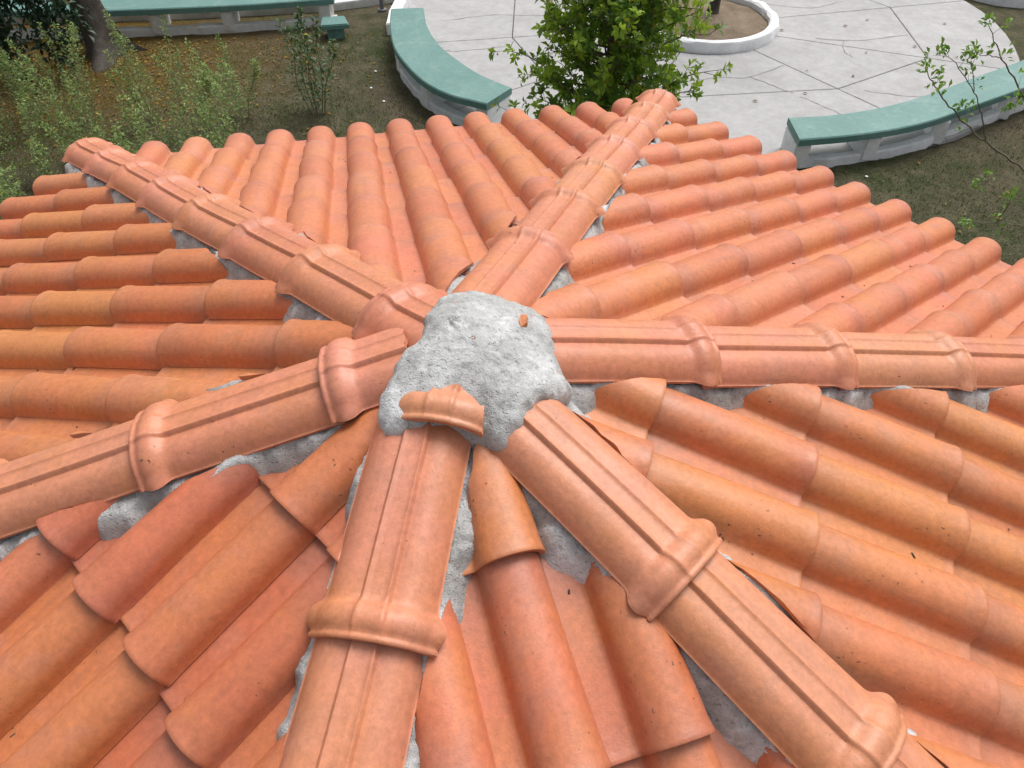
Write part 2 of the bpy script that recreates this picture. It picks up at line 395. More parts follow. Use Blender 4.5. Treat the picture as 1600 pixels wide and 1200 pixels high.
# stained low wall carrying the far bench, and the pale walk behind it
def prism(poly, z0, z1, name, mat, parent=None, bev=.012):
    bm = bmesh.new(); n = len(poly)
    a = [bm.verts.new((x, y, z0)) for x, y in poly]; b = [bm.verts.new((x, y, z1)) for x, y in poly]
    bm.faces.new(a[::-1]); bm.faces.new(b)
    for i in range(n): bm.faces.new((a[i], a[(i+1) % n], b[(i+1) % n], b[i]))
    if bev: bmesh.ops.bevel(bm, geom=[e for e in bm.edges if abs(e.verts[0].co.z-z1) < 1e-6 and abs(e.verts[1].co.z-z1) < 1e-6], offset=bev, segments=2, affect='EDGES')
    return obj(name, bm_mesh(bm, name), mat, parent, 30)
tag(prism([(-7, 10.32), (-4.0, 10.24), (-3.2, 10.25), (-2.3, 10.28), (-1.3, 10.36), (-.78, 10.50), (-.2, 10.70), (.5, 11.05), (.4, 11.2), (-.3, 10.86), (-1.3, 10.52), (-2.3, 10.43), (-4.0, 10.40), (-7, 10.48)], 0, .10, 'kerb', M['white2']),
    'low white kerb running behind the far bench along the walk', 'kerb')
tag(prism([(-9, 10.48), (-4.0, 10.41), (-2.3, 10.44), (-1.3, 10.53), (-.3, 10.87), (.5, 11.2), (1.2, 11.6), (2, 16), (-9, 16)], 0, .05, 'path', M['concrete']), kind='structure')
blk = tag(empty('stool', (-1.2, 9.48, 0)), 'small square teal-topped concrete stool standing alone on the lawn', 'stool')
prism([(-.175, -.165), (.185, -.13), (.114, .157), (-.175, .139)], .14, .20, 'seat', M['teal'], blk)
prism([(-.11, -.1), (.11, -.09), (.07, .1), (-.11, .1)], 0, .138, 'pillar', M['teal'], blk)
# white curved end kerb of the court by the left bench
kv = [polar(a, PR+.02) for a in (178, 172, 166, 160, 152, 144)]; kw = [polar(a, PR-.14) for a in (178, 172, 166, 160, 152, 144)]
tag(prism([(p.x, p.y) for p in kv] + [(p.x, p.y) for p in kw[::-1]], 0, .15, 'kerb', M['white']), 'white kerb at the rim of the court, beyond the left bench', 'kerb')
v, f = [], []; tube(v, f, [(-.62, 10.30, 0), (-.62, 10.30, 1.2), (-.62, 10.30, 2.4)], [.03, .03, .03], 10)
pole = tag(empty('pole', (0, 0, 0)), 'thin grey metal pole at the top edge beside the left bench', 'pole')
obj('shaft', mesh('shaft', v, f), M['metal'], pole, 40)
v, f = [], []; tube(v, f, [(-.62, 10.30, 0), (-.62, 10.30, .03), (-.62, 10.30, .035)], [.06, .06, .032], 10)
obj('base_plate', mesh('base_plate', v, f), M['metal'], pole, 40)

# ------------------------------------------------------------------ the tiled roof
PHI = R(15.39241565)
AZ = {'UL': R(125.1246), 'UR': R(65.6825), 'R': R(8.2673), 'LR': R(308.9384), 'B': R(253.1654), 'L': R(186.0438)}
AP = Vector((0, 0, APEX_Z))
def hd(k): a = AZ[k]; return Vector((math.cos(a)*math.cos(PHI), math.sin(a)*math.cos(PHI), -math.sin(PHI)))
gaz = tag(empty('tiled_roof', (0, 0, 0)), 'six sided clay tile roof with six hips meeting at a mortar cap', 'roof')
H_TOP, PAN, ROW, ROW0, NROW = .030, .094, .300, .392, 7
EAVE = ROW0+ROW*(NROW-1)
TL = .345                                      # length of one roof tile
def face_frame(a, b):
    n = hd(a).cross(hd(b)).normalized(); lat = (hd(b)-hd(a)).normalized()
    dn = lat.cross(n)
    if dn.z > 0: dn = -dn
    dn.normalize(); lat = (-dn).cross(n).normalized()
    return n, lat, dn
FACES = [('UR', 'UL', -1.0209, .1627), ('R', 'UR', -.2973, .159), ('LR', 'R', -.075, .155), ('B', 'LR', 0.0, .152), ('L', 'B', 0.0, .150), ('UL', 'L', -.03, .158)]

FACE_TINT = {('UR', 'UL'): (1.0, 1.03, 1.16, 1), ('R', 'UR'): (1.0, 1.0, 1.04, 1), ('LR', 'R'): (.97, 1.0, .90, 1), ('B', 'LR'): (.96, .92, .92, 1), ('L', 'B'): (.92, .84, .86, 1), ('UL', 'L'): (.96, .98, .85, 1)}  # hue per roof face; pinkish sky sheen of the far faces is painted in
def tile_bm(pitch, seed):
    """one roof tile: flat pan at its left, barrel at its right; x right looking upslope, y upslope"""
    rnd = random.Random(seed); wx, wy = rnd.uniform(-.002, .002), rnd.uniform(-.0015, .0015)
    k = pitch/.16; A, B = .0545, .0525
    prof = [(-.118, .003), (-.112, .0005), (-.105, 0), (-.085, -.0005), (-.066, 0), (-.0605, .0008), (-.0572, .0035)]
    NB = 15
    for i in range(NB):
        th = math.pi*(1-(.075+.905*i/(NB-1))) if i < NB else 0
        cs = math.cos(th); prof.append((A*math.copysign(abs(cs)**.93, cs), B*math.sin(th)**.86))
    prof.append((.0565, .0015))
    th_ = .0078
    # inward normals for the under side
    def nrm(i):
        a = prof[max(i-1, 0)]; b = prof[min(i+1, len(prof)-1)]
        t = Vector((b[0]-a[0], b[1]-a[1])).normalized(); return Vector((t.y, -t.x))
    ys = [0, .0012, .006, .013, .022, .06, .12, .18, .24, .30, TL]
    lip = [.0012, .0020, .0018, .0008, .0, 0, 0, 0, 0, 0, 0]
    bm = bmesh.new(); al = bm.verts.layers.float.new('along')
    outer, inner = [], []
    for y, lp in zip(ys, lip):
        t = y/TL; s = 1-.10*t; z0 = .0135*(1-t)
        ro, ri = [], []
        for i, (x, z) in enumerate(prof):
            n = nrm(i); xx, zz = x, z
            if x > -.0625: xx = x*(1-.075*t); zz = z*s
            xx += -n.x*lp; zz += -n.y*lp
            zz += wy*math.sin(t*3)*1.0; xx += wx*math.sin(t*3.1)
            vo = bm.verts.new((xx*k, y, zz+z0)); vo[al] = t; ro.append(vo)
            vi = bm.verts.new(((xx+n.x*(th_+lp))*k, y, max(zz+n.y*(th_+lp), -.007)+z0)); vi[al] = t; ri.append(vi)
        outer.append(ro); inner.append(ri)
    m = len(prof); q = len(ys)
    for j in range(q-1):
        for i in range(m-1):
            bm.faces.new((outer[j][i], outer[j][i+1], outer[j+1][i+1], outer[j+1][i]))
            bm.faces.new((inner[j][i+1], inner[j][i], inner[j+1][i], inner[j+1][i+1]))
        bm.faces.new((inner[j][0], outer[j][0], outer[j+1][0], inner[j+1][0]))
        bm.faces.new((outer[j][m-1], inner[j][m-1], inner[j+1][m-1], outer[j+1][m-1]))
    for i in range(m-1):
        bm.faces.new((outer[0][i+1], outer[0][i], inner[0][i], inner[0][i+1]))
        bm.faces.new((outer[-1][i], outer[-1][i+1], inner[-1][i+1], inner[-1][i]))
    return bm
def finish(me, ang=38):
    for p in me.polygons: p.use_smooth = True
    me.set_sharp_from_angle(angle=R(ang)); return me
TAN_HALF = math.tan(R(32))
stuff_bm = bmesh.new(); stuff_bm.verts.layers.float.new('along')
n_tiles = 0
def in_frame(p, mx=1.10):
    q = p-CAM; z = q.dot(fwd)
    if z < .1: return False
    u = q.dot(right)/z*1187/800; v = q.dot(up)/z*1187/600
    return abs(u) < mx and abs(v) < mx+.05
for a, b, x0, pitch in FACES:
    n, lat, dn = face_frame(a, b)
    vars_ = []
    for s in range(4):
        bmv = tile_bm(pitch, s*13+len(a)+int(pitch*1000)); vars_.append((bmv, finish(bm_mesh(bmv.copy(), 'roof_tile'))))
        vars_[-1][1].materials.append(M['tile'])
    # hip cutting planes (vertical planes through each hip, moved inwards)
    planes = []
    for k, sgn in ((a, 1), (b, -1)):
        h = Vector((math.cos(AZ[k]), math.sin(AZ[k]), 0)); pn = Vector((-h.y, h.x, 0))*sgn
        planes.append(pn)                      # points into the face
    imin = int(math.floor((-1.5-x0)/pitch)); imax = int(math.ceil((1.5-x0)/pitch))
    for row in range(NROW):
        e = ROW0+ROW*row
        for i in range(imin, imax+1):
            x = x0+pitch*i
            rj = random.Random(hash((a, b, row, i)) & 0xffff)
            rj = random.Random(row*131+i*17+int(AZ[a]*1000))
            yaw = rj.gauss(0, .006); dz = rj.uniform(0, .0015); de = rj.gauss(0, .004); dx = rj.gauss(0, .0012)
            X, Y = lat, -dn
            Xr = X*math.cos(yaw)+Y*math.sin(yaw); Yr = -X*math.sin(yaw)+Y*math.cos(yaw)
            org = AP + dn*(e+de) + lat*(x+dx) - n*(PAN-dz)
            mat = Matrix(((Xr.x, Yr.x, n.x, org.x), (Xr.y, Yr.y, n.y, org.y), (Xr.z, Yr.z, n.z, org.z), (0, 0, 0, 1)))
            bmv, mev = vars_[rj.randrange(4)]
            offs = [.080+rj.uniform(-.012, .016), .080+rj.uniform(-.012, .016)]
            cutd = []
            for pn, o in zip(planes, offs):
                tilt = rj.uniform(-.12, .12)
                pn2 = Matrix.Rotation(tilt, 3, n) @ pn
                # pivot: the point of the shifted hip plane nearest the tile middle
                mid = org + Yr*(TL*.5); pv = mid - pn*((mid-AP).dot(pn)-o)
                cutd.append((pn2, pv))
            ds = [[(mat @ v.co - pv).dot(pn2) for v in bmv.verts] for pn2, pv in cutd]
            if any(max(d) < .05 for d in ds): continue
            cut = [min(d) < 0 for d in ds]
            if not any(cut): me = mev
            else:
                bc = bmv.copy(); inv = mat.inverted(); m3 = inv.to_3x3()
                for (pn2, pv), c in zip(cutd, cut):
                    if not c: continue
                    res = bmesh.ops.bisect_plane(bc, geom=bc.verts[:]+bc.edges[:]+bc.faces[:], dist=1e-5, plane_co=inv @ pv, plane_no=m3 @ pn2, clear_inner=True)
                    ce = [g for g in res['geom_cut'] if isinstance(g, bmesh.types.BMEdge)]
                    if ce:
                        cv = {v for ed in ce for v in ed.verts}
                        ax = m3 @ pn2
                        for v in cv:
                            w = mat @ v.co; v.co += ax*(.0045*noise.noise(w*40)+.0015*noise.noise(w*170))
                        try: bmesh.ops.triangle_fill(bc, edges=ce, use_beauty=True)
                        except Exception: pass
                if len(bc.faces) < 12: bc.free(); continue
                me = finish(bm_mesh(bc, 'roof_tile')); me.materials.append(M['tile'])
            c = org + Yr*(TL*.4)
            if in_frame(c) or in_frame(org) or in_frame(org+Yr*TL):
                o = link(bpy.data.objects.new('roof_tile', me), gaz); o.matrix_world = mat; o.color = FACE_TINT[(a, b)]; n_tiles += 1
            else:
                tmp = bmesh.new(); tmp.from_mesh(me); tmp.transform(mat)
                t2 = bpy.data.meshes.new('t'); tmp.to_mesh(t2); tmp.free(); stuff_bm.from_mesh(t2); bpy.data.meshes.remove(t2)
    for bmv, _ in vars_: bmv.free()
print('tiles in frame', n_tiles)
so_ = obj('roof_tile_field', finish(bm_mesh(stuff_bm, 'roof_tile_field')), M['tile'], gaz); so_['kind'] = 'stuff'

# deck under the tiles, ring beam and posts
order = ['R', 'UR', 'UL', 'L', 'B', 'LR']
dv, df = [(0, 0, APEX_Z-.118), (0, 0, APEX_Z-.16)], []
RAD = EAVE/math.cos(R(29.5))*math.cos(PHI)-.06
for k in order:
    a = AZ[k]; z = APEX_Z-RAD*math.tan(PHI)
    dv += [(RAD*math.cos(a), RAD*math.sin(a), z-.120), (RAD*math.cos(a), RAD*math.sin(a), z-.16)]
for i in range(6):
    p, q = 2+2*i, 2+2*((i+1) % 6)
    df += [(0, p, q), (1, q+1, p+1), (p, p+1, q+1, q)]
obj('deck', mesh('deck', dv, df), M['wood'], gaz)
for k in order:
    a = AZ[k]; r = RAD-.45; z = APEX_Z-r*math.tan(PHI)-.17
    v, f = [], []; tube(v, f, [(r*math.cos(a), r*math.sin(a), 0), (r*math.cos(a), r*math.sin(a), .1), (r*math.cos(a), r*math.sin(a), z)], [.12, .09, .08], 12)
    obj('post', mesh('post', v, f), M['white'], gaz, 40)

# ------------------------------------------------------------------ hip tiles
HL = .372
HP = [(0, 0), (.007, .0002), (.0122, .0002), (.0140, .0015), (.0160, .0022), (.0180, .0010), (.0196, -.0034), (.0218, -.0062), (.0275, -.0062), (.035, -.0062), (.044, -.0080), (.0525, -.0120), (.060, -.0178), (.067, -.0253), (.0722, -.0330), (.0752, -.0392), (.0768, -.0422), (.0788, -.0430)]
HPF = [(-x, z) for x, z in HP[:0:-1]] + HP
def smooth_z(x):
    x = abs(x)/.079; return -.044*x**3.0 + .0022*math.exp(-(x*3.6)**4)
def hip_bm(seed, top=None, length=HL):
    rnd = random.Random(seed); bend = rnd.uniform(-.002, .002)
    st = [(0, .0056, .8), (.0018, .0074, .8), (.0055, .0078, .8), (.0080, .0064, .75), (.0110, .0068, .7), (.0155, .0096, .62), (.021, .0124, .58), (.028, .0136, .55), (.035, .0130, .55), (.042, .0106, .5), (.048, .0064, .38), (.053, .0026, .2), (.058, .0006, .05), (.064, 0, 0),
          (.10, 0, 0), (.16, 0, 0), (.22, 0, 0), (.28, 0, 0), (.318, -.0002, 0), (.338, -.0010, 0), (.350, -.0018, 0), (.360, -.0030, 0), (.367, -.0050, 0), (HL, -.0080, 0)]
    bm = bmesh.new(); al = bm.verts.layers.float.new('along'); th = .0085
    O, I = [], []
    for y, bl, sm in st:
        t = y/HL; ro, ri = [], []
        sx = 1.05-.045*max(0, (t-.1)/.9)
        z0 = .0055*(1-t)
        for i, (x, z) in enumerate(HPF):
            a, b = HPF[max(i-1, 0)], HPF[min(i+1, len(HPF)-1)]
            tt = Vector((b[0]-a[0], b[1]-a[1])).normalized(); nn = Vector((-tt.y, tt.x))
            sl_ = (smooth_z(x+.002)-smooth_z(x-.002))/.004; ns = Vector((-sl_, 1)).normalized(); nn = nn.lerp(ns, min(1, sm*2.2)).normalized()
            zz = z*(1-sm)+smooth_z(x)*sm
            xx = x*sx + nn.x*bl*.85; zz = zz + max(nn.y, .25)*bl
            fl = bl*.6 if abs(x) > .074 else 0       # flared collar ends
            xx += math.copysign(fl, x) if x else 0
            yy = y - (.016*(abs(x)/.079)**3.2 if y > .30 else 0)*((y-.30)/(HL-.30)) + bend*math.sin(t*3.1)*x*10
            vo = bm.verts.new((xx+bend*math.sin(t*3.1), yy, zz+z0)); vo[al] = .25+t*.35; ro.append(vo)
            vi = bm.verts.new((xx-nn.x*th+bend*math.sin(t*3.1), yy, max(zz-max(nn.y, .12)*th-bl*.1, -.056)+z0)); vi[al] = t; ri.append(vi)
        O.append(ro); I.append(ri)
    m = len(HPF); q = len(st)
    for j in range(q-1):
        for i in range(m-1):
            bm.faces.new((O[j][i], O[j][i+1], O[j+1][i+1], O[j+1][i])); bm.faces.new((I[j][i+1], I[j][i], I[j+1][i], I[j+1][i+1]))
        bm.faces.new((I[j][0], O[j][0], O[j+1][0], I[j+1][0])); bm.faces.new((O[j][m-1], I[j][m-1], I[j+1][m-1], O[j+1][m-1]))
    for i in range(m-1):
        bm.faces.new((O[0][i+1], O[0][i], I[0][i], I[0][i+1])); bm.faces.new((O[-1][i], O[-1][i+1], I[-1][i+1], I[-1][i]))
    return bm
hip_vars = []
for s in range(5):
    me = finish(bm_mesh(hip_bm(s+50), 'hip_tile'), 40); me.materials.append(M['hip']); hip_vars.append(me)
def hip_frame(k, t, yaw=0.0, lift=0.0):
    d = hd(k); Y = -d; X = Vector((math.sin(AZ[k]), -math.cos(AZ[k]), 0)); X = -X if X.cross(Y).z < 0 else X
    Z = X.cross(Y).normalized()
    X2 = X*math.cos(yaw)+Y*math.sin(yaw); Y2 = -X*math.sin(yaw)+Y*math.cos(yaw)
    o = AP + d*t + Z*(-.0145+lift)
    return Matrix(((X2.x, Y2.x, Z.x, o.x), (X2.y, Y2.y, Z.y, o.y), (X2.z, Y2.z, Z.z, o.z), (0, 0, 0, 1)))
HIPS = {'UL': (.168, 8, .33), 'UR': (.476, 7, .33), 'R': (.473, 7, .33), 'LR': (.520, 7, .33), 'B': (.479, 7, .33), 'L': (.208, 8, .33)}
for k, (t0, cnt, s) in HIPS.items():
    for j in range(cnt):
        rj = random.Random(int(AZ[k]*100)+j*7)
        t = t0+s*j+.029+rj.gauss(0, .005)
        if k == 'B' and j == 1: t += .018
        mtx = hip_frame(k, t, rj.gauss(0, .016), rj.uniform(-.001, .003)) @ Matrix.Rotation(rj.gauss(0, .02), 4, 'Y')
        if j == 0 and t0 < .3:                # the topmost tile of these hips is broken short, in the mortar
            bmx = hip_bm(90+j+cnt); 
            ycut = .185 if k == 'UL' else .15
            res = bmesh.ops.bisect_plane(bmx, geom=bmx.verts[:]+bmx.edges[:]+bmx.faces[:], dist=1e-5, plane_co=(0, ycut, 0), plane_no=(-.25 if k == 'UL' else -.1, 1, 0), clear_outer=True)
            ce = [g for g in res['geom_cut'] if isinstance(g, bmesh.types.BMEdge)]
            for v_ in {v for ed in ce for v in ed.verts}: v_.co.y += .012*noise.noise(v_.co*40)
            try: bmesh.ops.triangle_fill(bmx, edges=ce, use_beauty=True)
            except Exception: pass
            me = finish(bm_mesh(bmx, 'hip_tile'), 40); me.materials.append(M['hip'])
        else: me = hip_vars[rj.randrange(5)]
        o = link(bpy.data.objects.new('hip_tile', me), gaz); o.matrix_world = mtx
# broken collar piece above the front hip
bmx = hip_bm(77)
for co, no in (((-.03, .054, 0), (-.35, 1, 0)), ((.022, .072, 0), (.8, 1, 0)), ((.07, 0, 0), (1, .1, 0)), ((-.07, 0, 0), (-1, -.15, 0))):
    res = bmesh.ops.bisect_plane(bmx, geom=bmx.verts[:]+bmx.edges[:]+bmx.faces[:], dist=1e-5, plane_co=co, plane_no=no, clear_outer=True)
    ce = [g for g in res['geom_cut'] if isinstance(g, bmesh.types.BMEdge)]
    for v_ in {v for ed in ce for v in ed.verts}: v_.co.y += .006*noise.noise(v_.co*70)
me = finish(bm_mesh(bmx, 'broken_tile'), 40); me.materials.append(M['hip'])
o = link(bpy.data.objects.new('broken_tile', me), gaz); o.matrix_world = hip_frame('B', .188, .0, .015) @ Matrix.Translation((.022, 0, 0))
o['label'] = 'broken tile collar set in the mortar cap'

# ------------------------------------------------------------------ mortar: beds along both sides of each hip, and the cap
def rough_patch(name, P, nu, nv, parent, mat):
    f = []
    for i in range(nu-1):
        for j in range(nv-1): f.append((i*nv+j, i*nv+j+1, (i+1)*nv+j+1, (i+1)*nv+j))
    me = mesh(name, P, f); bm = bmesh.new(); bm.from_mesh(me); me = bm_mesh(bm, name)
    return obj(name, me, mat, parent, 70)
side_drop = {}
for k in order:
    d = hd(k); Z = hip_frame(k, 0).to_3x3().col[2]; X = hip_frame(k, 0).to_3x3().col[0]
    # the two faces beside this hip
    fr = {}
    for a, b, x0, p in FACES:
        if k in (a, b):
            n, lt_, _d = face_frame(a, b); other = b if k == a else a
            sgn = 1 if (hd(other)-hd(k)).dot(X) > 0 else -1; fr[sgn] = (n, lt_, x0, p)
    prof = [(u, 1) for u in (-1.70, -1.6, -1.5, -1.42, -1.34, -1.26, -1.18, -1.1, -1.02, -.94, -.85, -.6, 0, .6, .85, .94, 1.02, 1.1, 1.18, 1.26, 1.34, 1.42, 1.5, 1.6, 1.70)]
    NU = 560; P = []
    Lh = 2.46
    for i in range(NU):
        t = .06+(Lh-.06)*i/(NU-1)
        for u, _ in prof:
            s = 1 if u >= 0 else -1; n, lt_, x0_, pt_ = fr[s]
            wv = 1+.24*noise.noise(Vector((t*9, s*7.3, AZ[k]*5)))+.10*noise.noise(Vector((t*34, s*3.3, AZ[k]*9)))
            wv = max(wv, .93); x = u*.080*(wv if abs(u) > .9 else 1)
            q = AP + d*t + X*x
            pl = (q-AP).dot(n)                     # height over the hip-line face plane
            zpan = -(PAN+.011)-pl                  # lift (along n) that reaches the pan surface
            ztop = -.066
            au = abs(u); w = min(max((au-.98)/.60, 0), 1); w = w*w*(3-2*w)
            hgt = (ztop*(1-w)) + (zpan)*w if au > .6 else ztop+.006
            nz = .009*fbm((q.x, q.y, q.z), 24, 4)+.004*fbm((q.x, q.y, q.z), 80, 4)
            if au < .7: nz *= .3
            if au > 1.3: nz *= .45
            if au < 1.05: nz = min(nz, .002)
            if .9 < au < 1.3:                     # mortar stuffed into the open ends of the barrels
                ph = ((q-AP).dot(lt_)-x0_)/pt_; dxb = (ph-round(ph))*.16/.041
                if abs(dxb) < 1: hgt = max(hgt, zpan+(.012 if au < 1.26 else .004)+(.0525 if au < 1.26 else .045)*math.sqrt(1-dxb*dxb)**.86); nz *= .35
            P.append(q + Z*(hgt+nz))
    rough_patch('mortar_bed', P, NU, len(prof), gaz, M['mortar'])
OUT = [(-.005, .113), (.024, .123), (.069, .112), (.145, .08), (.169, .046), (.182, -.055), (.191, -.088), (.162, -.117), (.129, -.131), (.111, -.161), (.088, -.188), (.086, -.192), (.064, -.204), (.034, -.186), (-.03, -.168), (-.086, -.177), (-.111, -.164), (-.12, -.123), (-.099, -.075), (-.082, -.04), (-.048, -.010), (-.042, .040), (-.024, .088)]
CC = Vector((.045, -.06)); TP = math.tan(PHI)
oc = catmull([Vector((x, y, 0)) for x, y in OUT+OUT[:1]], 9)[:-1]
NR = 40; P, F = [], []
def cap_z(x, y, rho):
    r = math.hypot(x, y); th = math.atan2(y, x)
    hip = max(math.exp(-(((th-AZ[k]+math.pi) % (2*math.pi)-math.pi)/R(20))**2) for k in order)
    fr0 = min(max((math.cos(th+.75)-.35)/.4, 0), 1); fr0 = fr0*fr0*(3-2*fr0)     # only the front right lobes sink between the hips
    return -.028*rho**2*(1-hip)*fr0 -TP*r*.95 - .003 + .012*(1-rho**2) + .0045*fbm((x, y, .3), 12, 3)+.0022*fbm((x, y, .7), 60, 4)+.0010*fbm((x, y, 1.7), 190, 2)
no_ = len(oc)
for j in range(1, NR+1):
    rho = j/NR
    for k, p in enumerate(oc):
        x = CC.x+(p.x-CC.x)*rho; y = CC.y+(p.y-CC.y)*rho
        jx = .005*noise.noise(Vector((x*60, y*60, 0)))*rho; jy = .005*noise.noise(Vector((x*60, y*60, 5)))*rho
        z = cap_z(x, y, rho) - (.012*max(0, (rho-.88)/.12)**2)
        P.append((x+jx, y+jy, APEX_Z+z))
for dz, ins in ((-.018, 1.015), (-.05, 1.0), (-.10, .97)):
    for k, p in enumerate(oc):
        x = CC.x+(p.x-CC.x)*ins; y = CC.y+(p.y-CC.y)*ins; nn = .006*noise.noise(Vector((x*50, y*50, dz*40)))
        P.append((x+nn, y+nn, APEX_Z+cap_z(p.x, p.y, 1)-.012+dz))
P.append((CC.x, CC.y, APEX_Z+cap_z(CC.x, CC.y, 0)))
for j in range(NR+2):
    for k in range(no_): F.append((j*no_+k, j*no_+(k+1) % no_, (j+1)*no_+(k+1) % no_, (j+1)*no_+k))
for k in range(no_): F.append((len(P)-1, k, (k+1) % no_))
bm = bmesh.new(); bm.from_mesh(mesh('c', P, F)); obj('mortar_cap', bm_mesh(bm, 'mortar_cap'), M['mortar'], gaz, 70)
# tile shards pressed into the mortar
def shard(loc, size, rz, tilt, seed):
    rnd = random.Random(seed); n = 6; v = []; rr = [rnd.uniform(.6, 1.2) for _ in range(6)]
    for z in (0.0, .006):
        for k in range(n):
            a = 2*math.pi*k/n; r = size*rr[k]*(1.05 if z == 0 else .95)
            x, y = r*math.cos(a)*1.5, r*math.sin(a)*.75
            v.append((x, y, z+.006*(1-(x/size/1.5)**2)))
    f = [tuple(range(n-1, -1, -1)), tuple(range(n, 2*n))]+[(k, (k+1) % n, n+(k+1) % n, n+k) for k in range(n)]
    o = obj('tile_shard', mesh('tile_shard', v, f), M['tile'], gaz, 20)
    o.location = loc; o.rotation_euler = (tilt, 0, rz); return o
def on_cap(x, y, up_=.0): return (x, y, APEX_Z+cap_z(x, y, .6)+up_)
shard(on_cap(.125, .015, -.004), .013, 1.2, -.1, 3)
shard(on_cap(.040, -.02, -.005), .007, .4, 0, 4)
shard(on_cap(.036, -.04, -.005), .004, .4, 0, 5)
def face_shard(a, b, e, x, h, size, rz, seed):
    n, lat, dn = face_frame(a, b); o = shard((0, 0, 0), size, 0, 0, seed)
    p = AP+dn*e+lat*x-n*h; X = lat*math.cos(rz)+dn*math.sin(rz); Y = n.cross(X)
    o.matrix_world = Matrix(((X.x, Y.x, n.x, p.x), (X.y, Y.y, n.y, p.y), (X.z, Y.z, n.z, p.z), (0, 0, 0, 1)))
face_shard('L', 'B', .338, .142, .080, .024, 1.3, 6)
face_shard('B', 'LR', .365, .070, .083, .012, .3, 7)
# bits of dry leaf and dirt lying in the pans
db = random.Random(71); qv, qf = [], []
for _ in range(420):
    a, b, x0, pt_ = db.choice(FACES); n, lat, dn = face_frame(a, b); e = db.uniform(.35, 2.1)
    i = db.randint(-8, 8); x = x0+pt_*i+pt_/.16*db.uniform(-.102, -.066)
    if abs(x) > e*.5-.12: continue
    fr_ = ((ROW0-e) % ROW)/TL                      # how far up its tile this spot lies
    c = AP+dn*e+lat*x-n*(PAN-.0135*(1-fr_)-.0012)
    an = db.uniform(0, 6.28); u1 = lat*math.cos(an)+dn*math.sin(an); u2 = n.cross(u1); ln, wd = db.uniform(.0015, .006), db.uniform(.0008, .0022)
    k0 = len(qv); qv += [c-u1*ln-u2*wd, c+u1*ln-u2*wd, c+u1*ln+u2*wd, c-u1*ln+u2*wd, c+n*.0018]
    qf += [(k0, k0+1, k0+4), (k0+1, k0+2, k0+4), (k0+2, k0+3, k0+4), (k0+3, k0, k0+4)]
tag(obj('debris', mesh('debris', qv, qf), M['bark'], gaz), kind='stuff')
# crumbs of mortar that rolled onto the tiles along the hips
cr = random.Random(55); cv, cf = [], []
for k in order:
    Fk = hip_frame(k, 0).to_3x3(); X = Fk.col[0]; Z = Fk.col[2]
    for _ in range(46):
        t = cr.uniform(.3, 2.3); sd_ = cr.choice((-1, 1)); r = cr.uniform(.0015, .0045); xo = sd_*cr.uniform(.10, .15)
        c = AP+hd(k)*t+X*xo+Z*(-.112-.16*abs(xo)+.012)
        b = len(cv)
        for dv_ in ((1, 0, 0), (0, 1, 0), (-1, 0, 0), (0, -1, 0), (0, 0, 1), (0, 0, -1)): cv.append(c+Vector(dv_)*r*cr.uniform(.6, 1.3))
        cf += [(b, b+1, b+4), (b+1, b+2, b+4), (b+2, b+3, b+4), (b+3, b, b+4), (b+1, b, b+5), (b+2, b+1, b+5), (b+3, b+2, b+5), (b, b+3, b+5)]
tag(obj('mortar_crumb', mesh('mortar_crumb', cv, cf), M['mortar'], gaz), kind='stuff')

# ------------------------------------------------------------------ vegetation
def leaf_add(v, f, y_, p, d, nrm, ln, wd, young, fold=.25):
    d = d.normalized(); s = d.cross(nrm)
    if s.length < 1e-4: s = d.cross(Vector((1, 0, 0)))
    s.normalize(); n2 = s.cross(d)
    b = len(v)
    v += [p, p+d*(ln*.55)+s*(wd*.5)+n2*(wd*fold), p+d*ln - n2*(ln*.08), p+d*(ln*.55)-s*(wd*.5)+n2*(wd*fold), p+d*(ln*.5)]
    f += [(b, b+4, b+1), (b+1, b+4, b+2), (b, b+3, b+4), (b+3, b+2, b+4)]
    y_ += [young]*5
def leaf_obj(name, v, f, y_, mat, parent):
    me = mesh(name, v, f); at = me.attributes.new('young', 'FLOAT', 'POINT'); at.data.foreach_set('value', y_)
    for p in me.polygons: p.use_smooth = True
    return obj(name, me, mat, parent)
def rv(rnd): 
    while True:
        q = Vector((rnd.uniform(-1, 1), rnd.uniform(-1, 1), rnd.uniform(-1, 1)))
        if .05 < q.length < 1: return q.normalized()
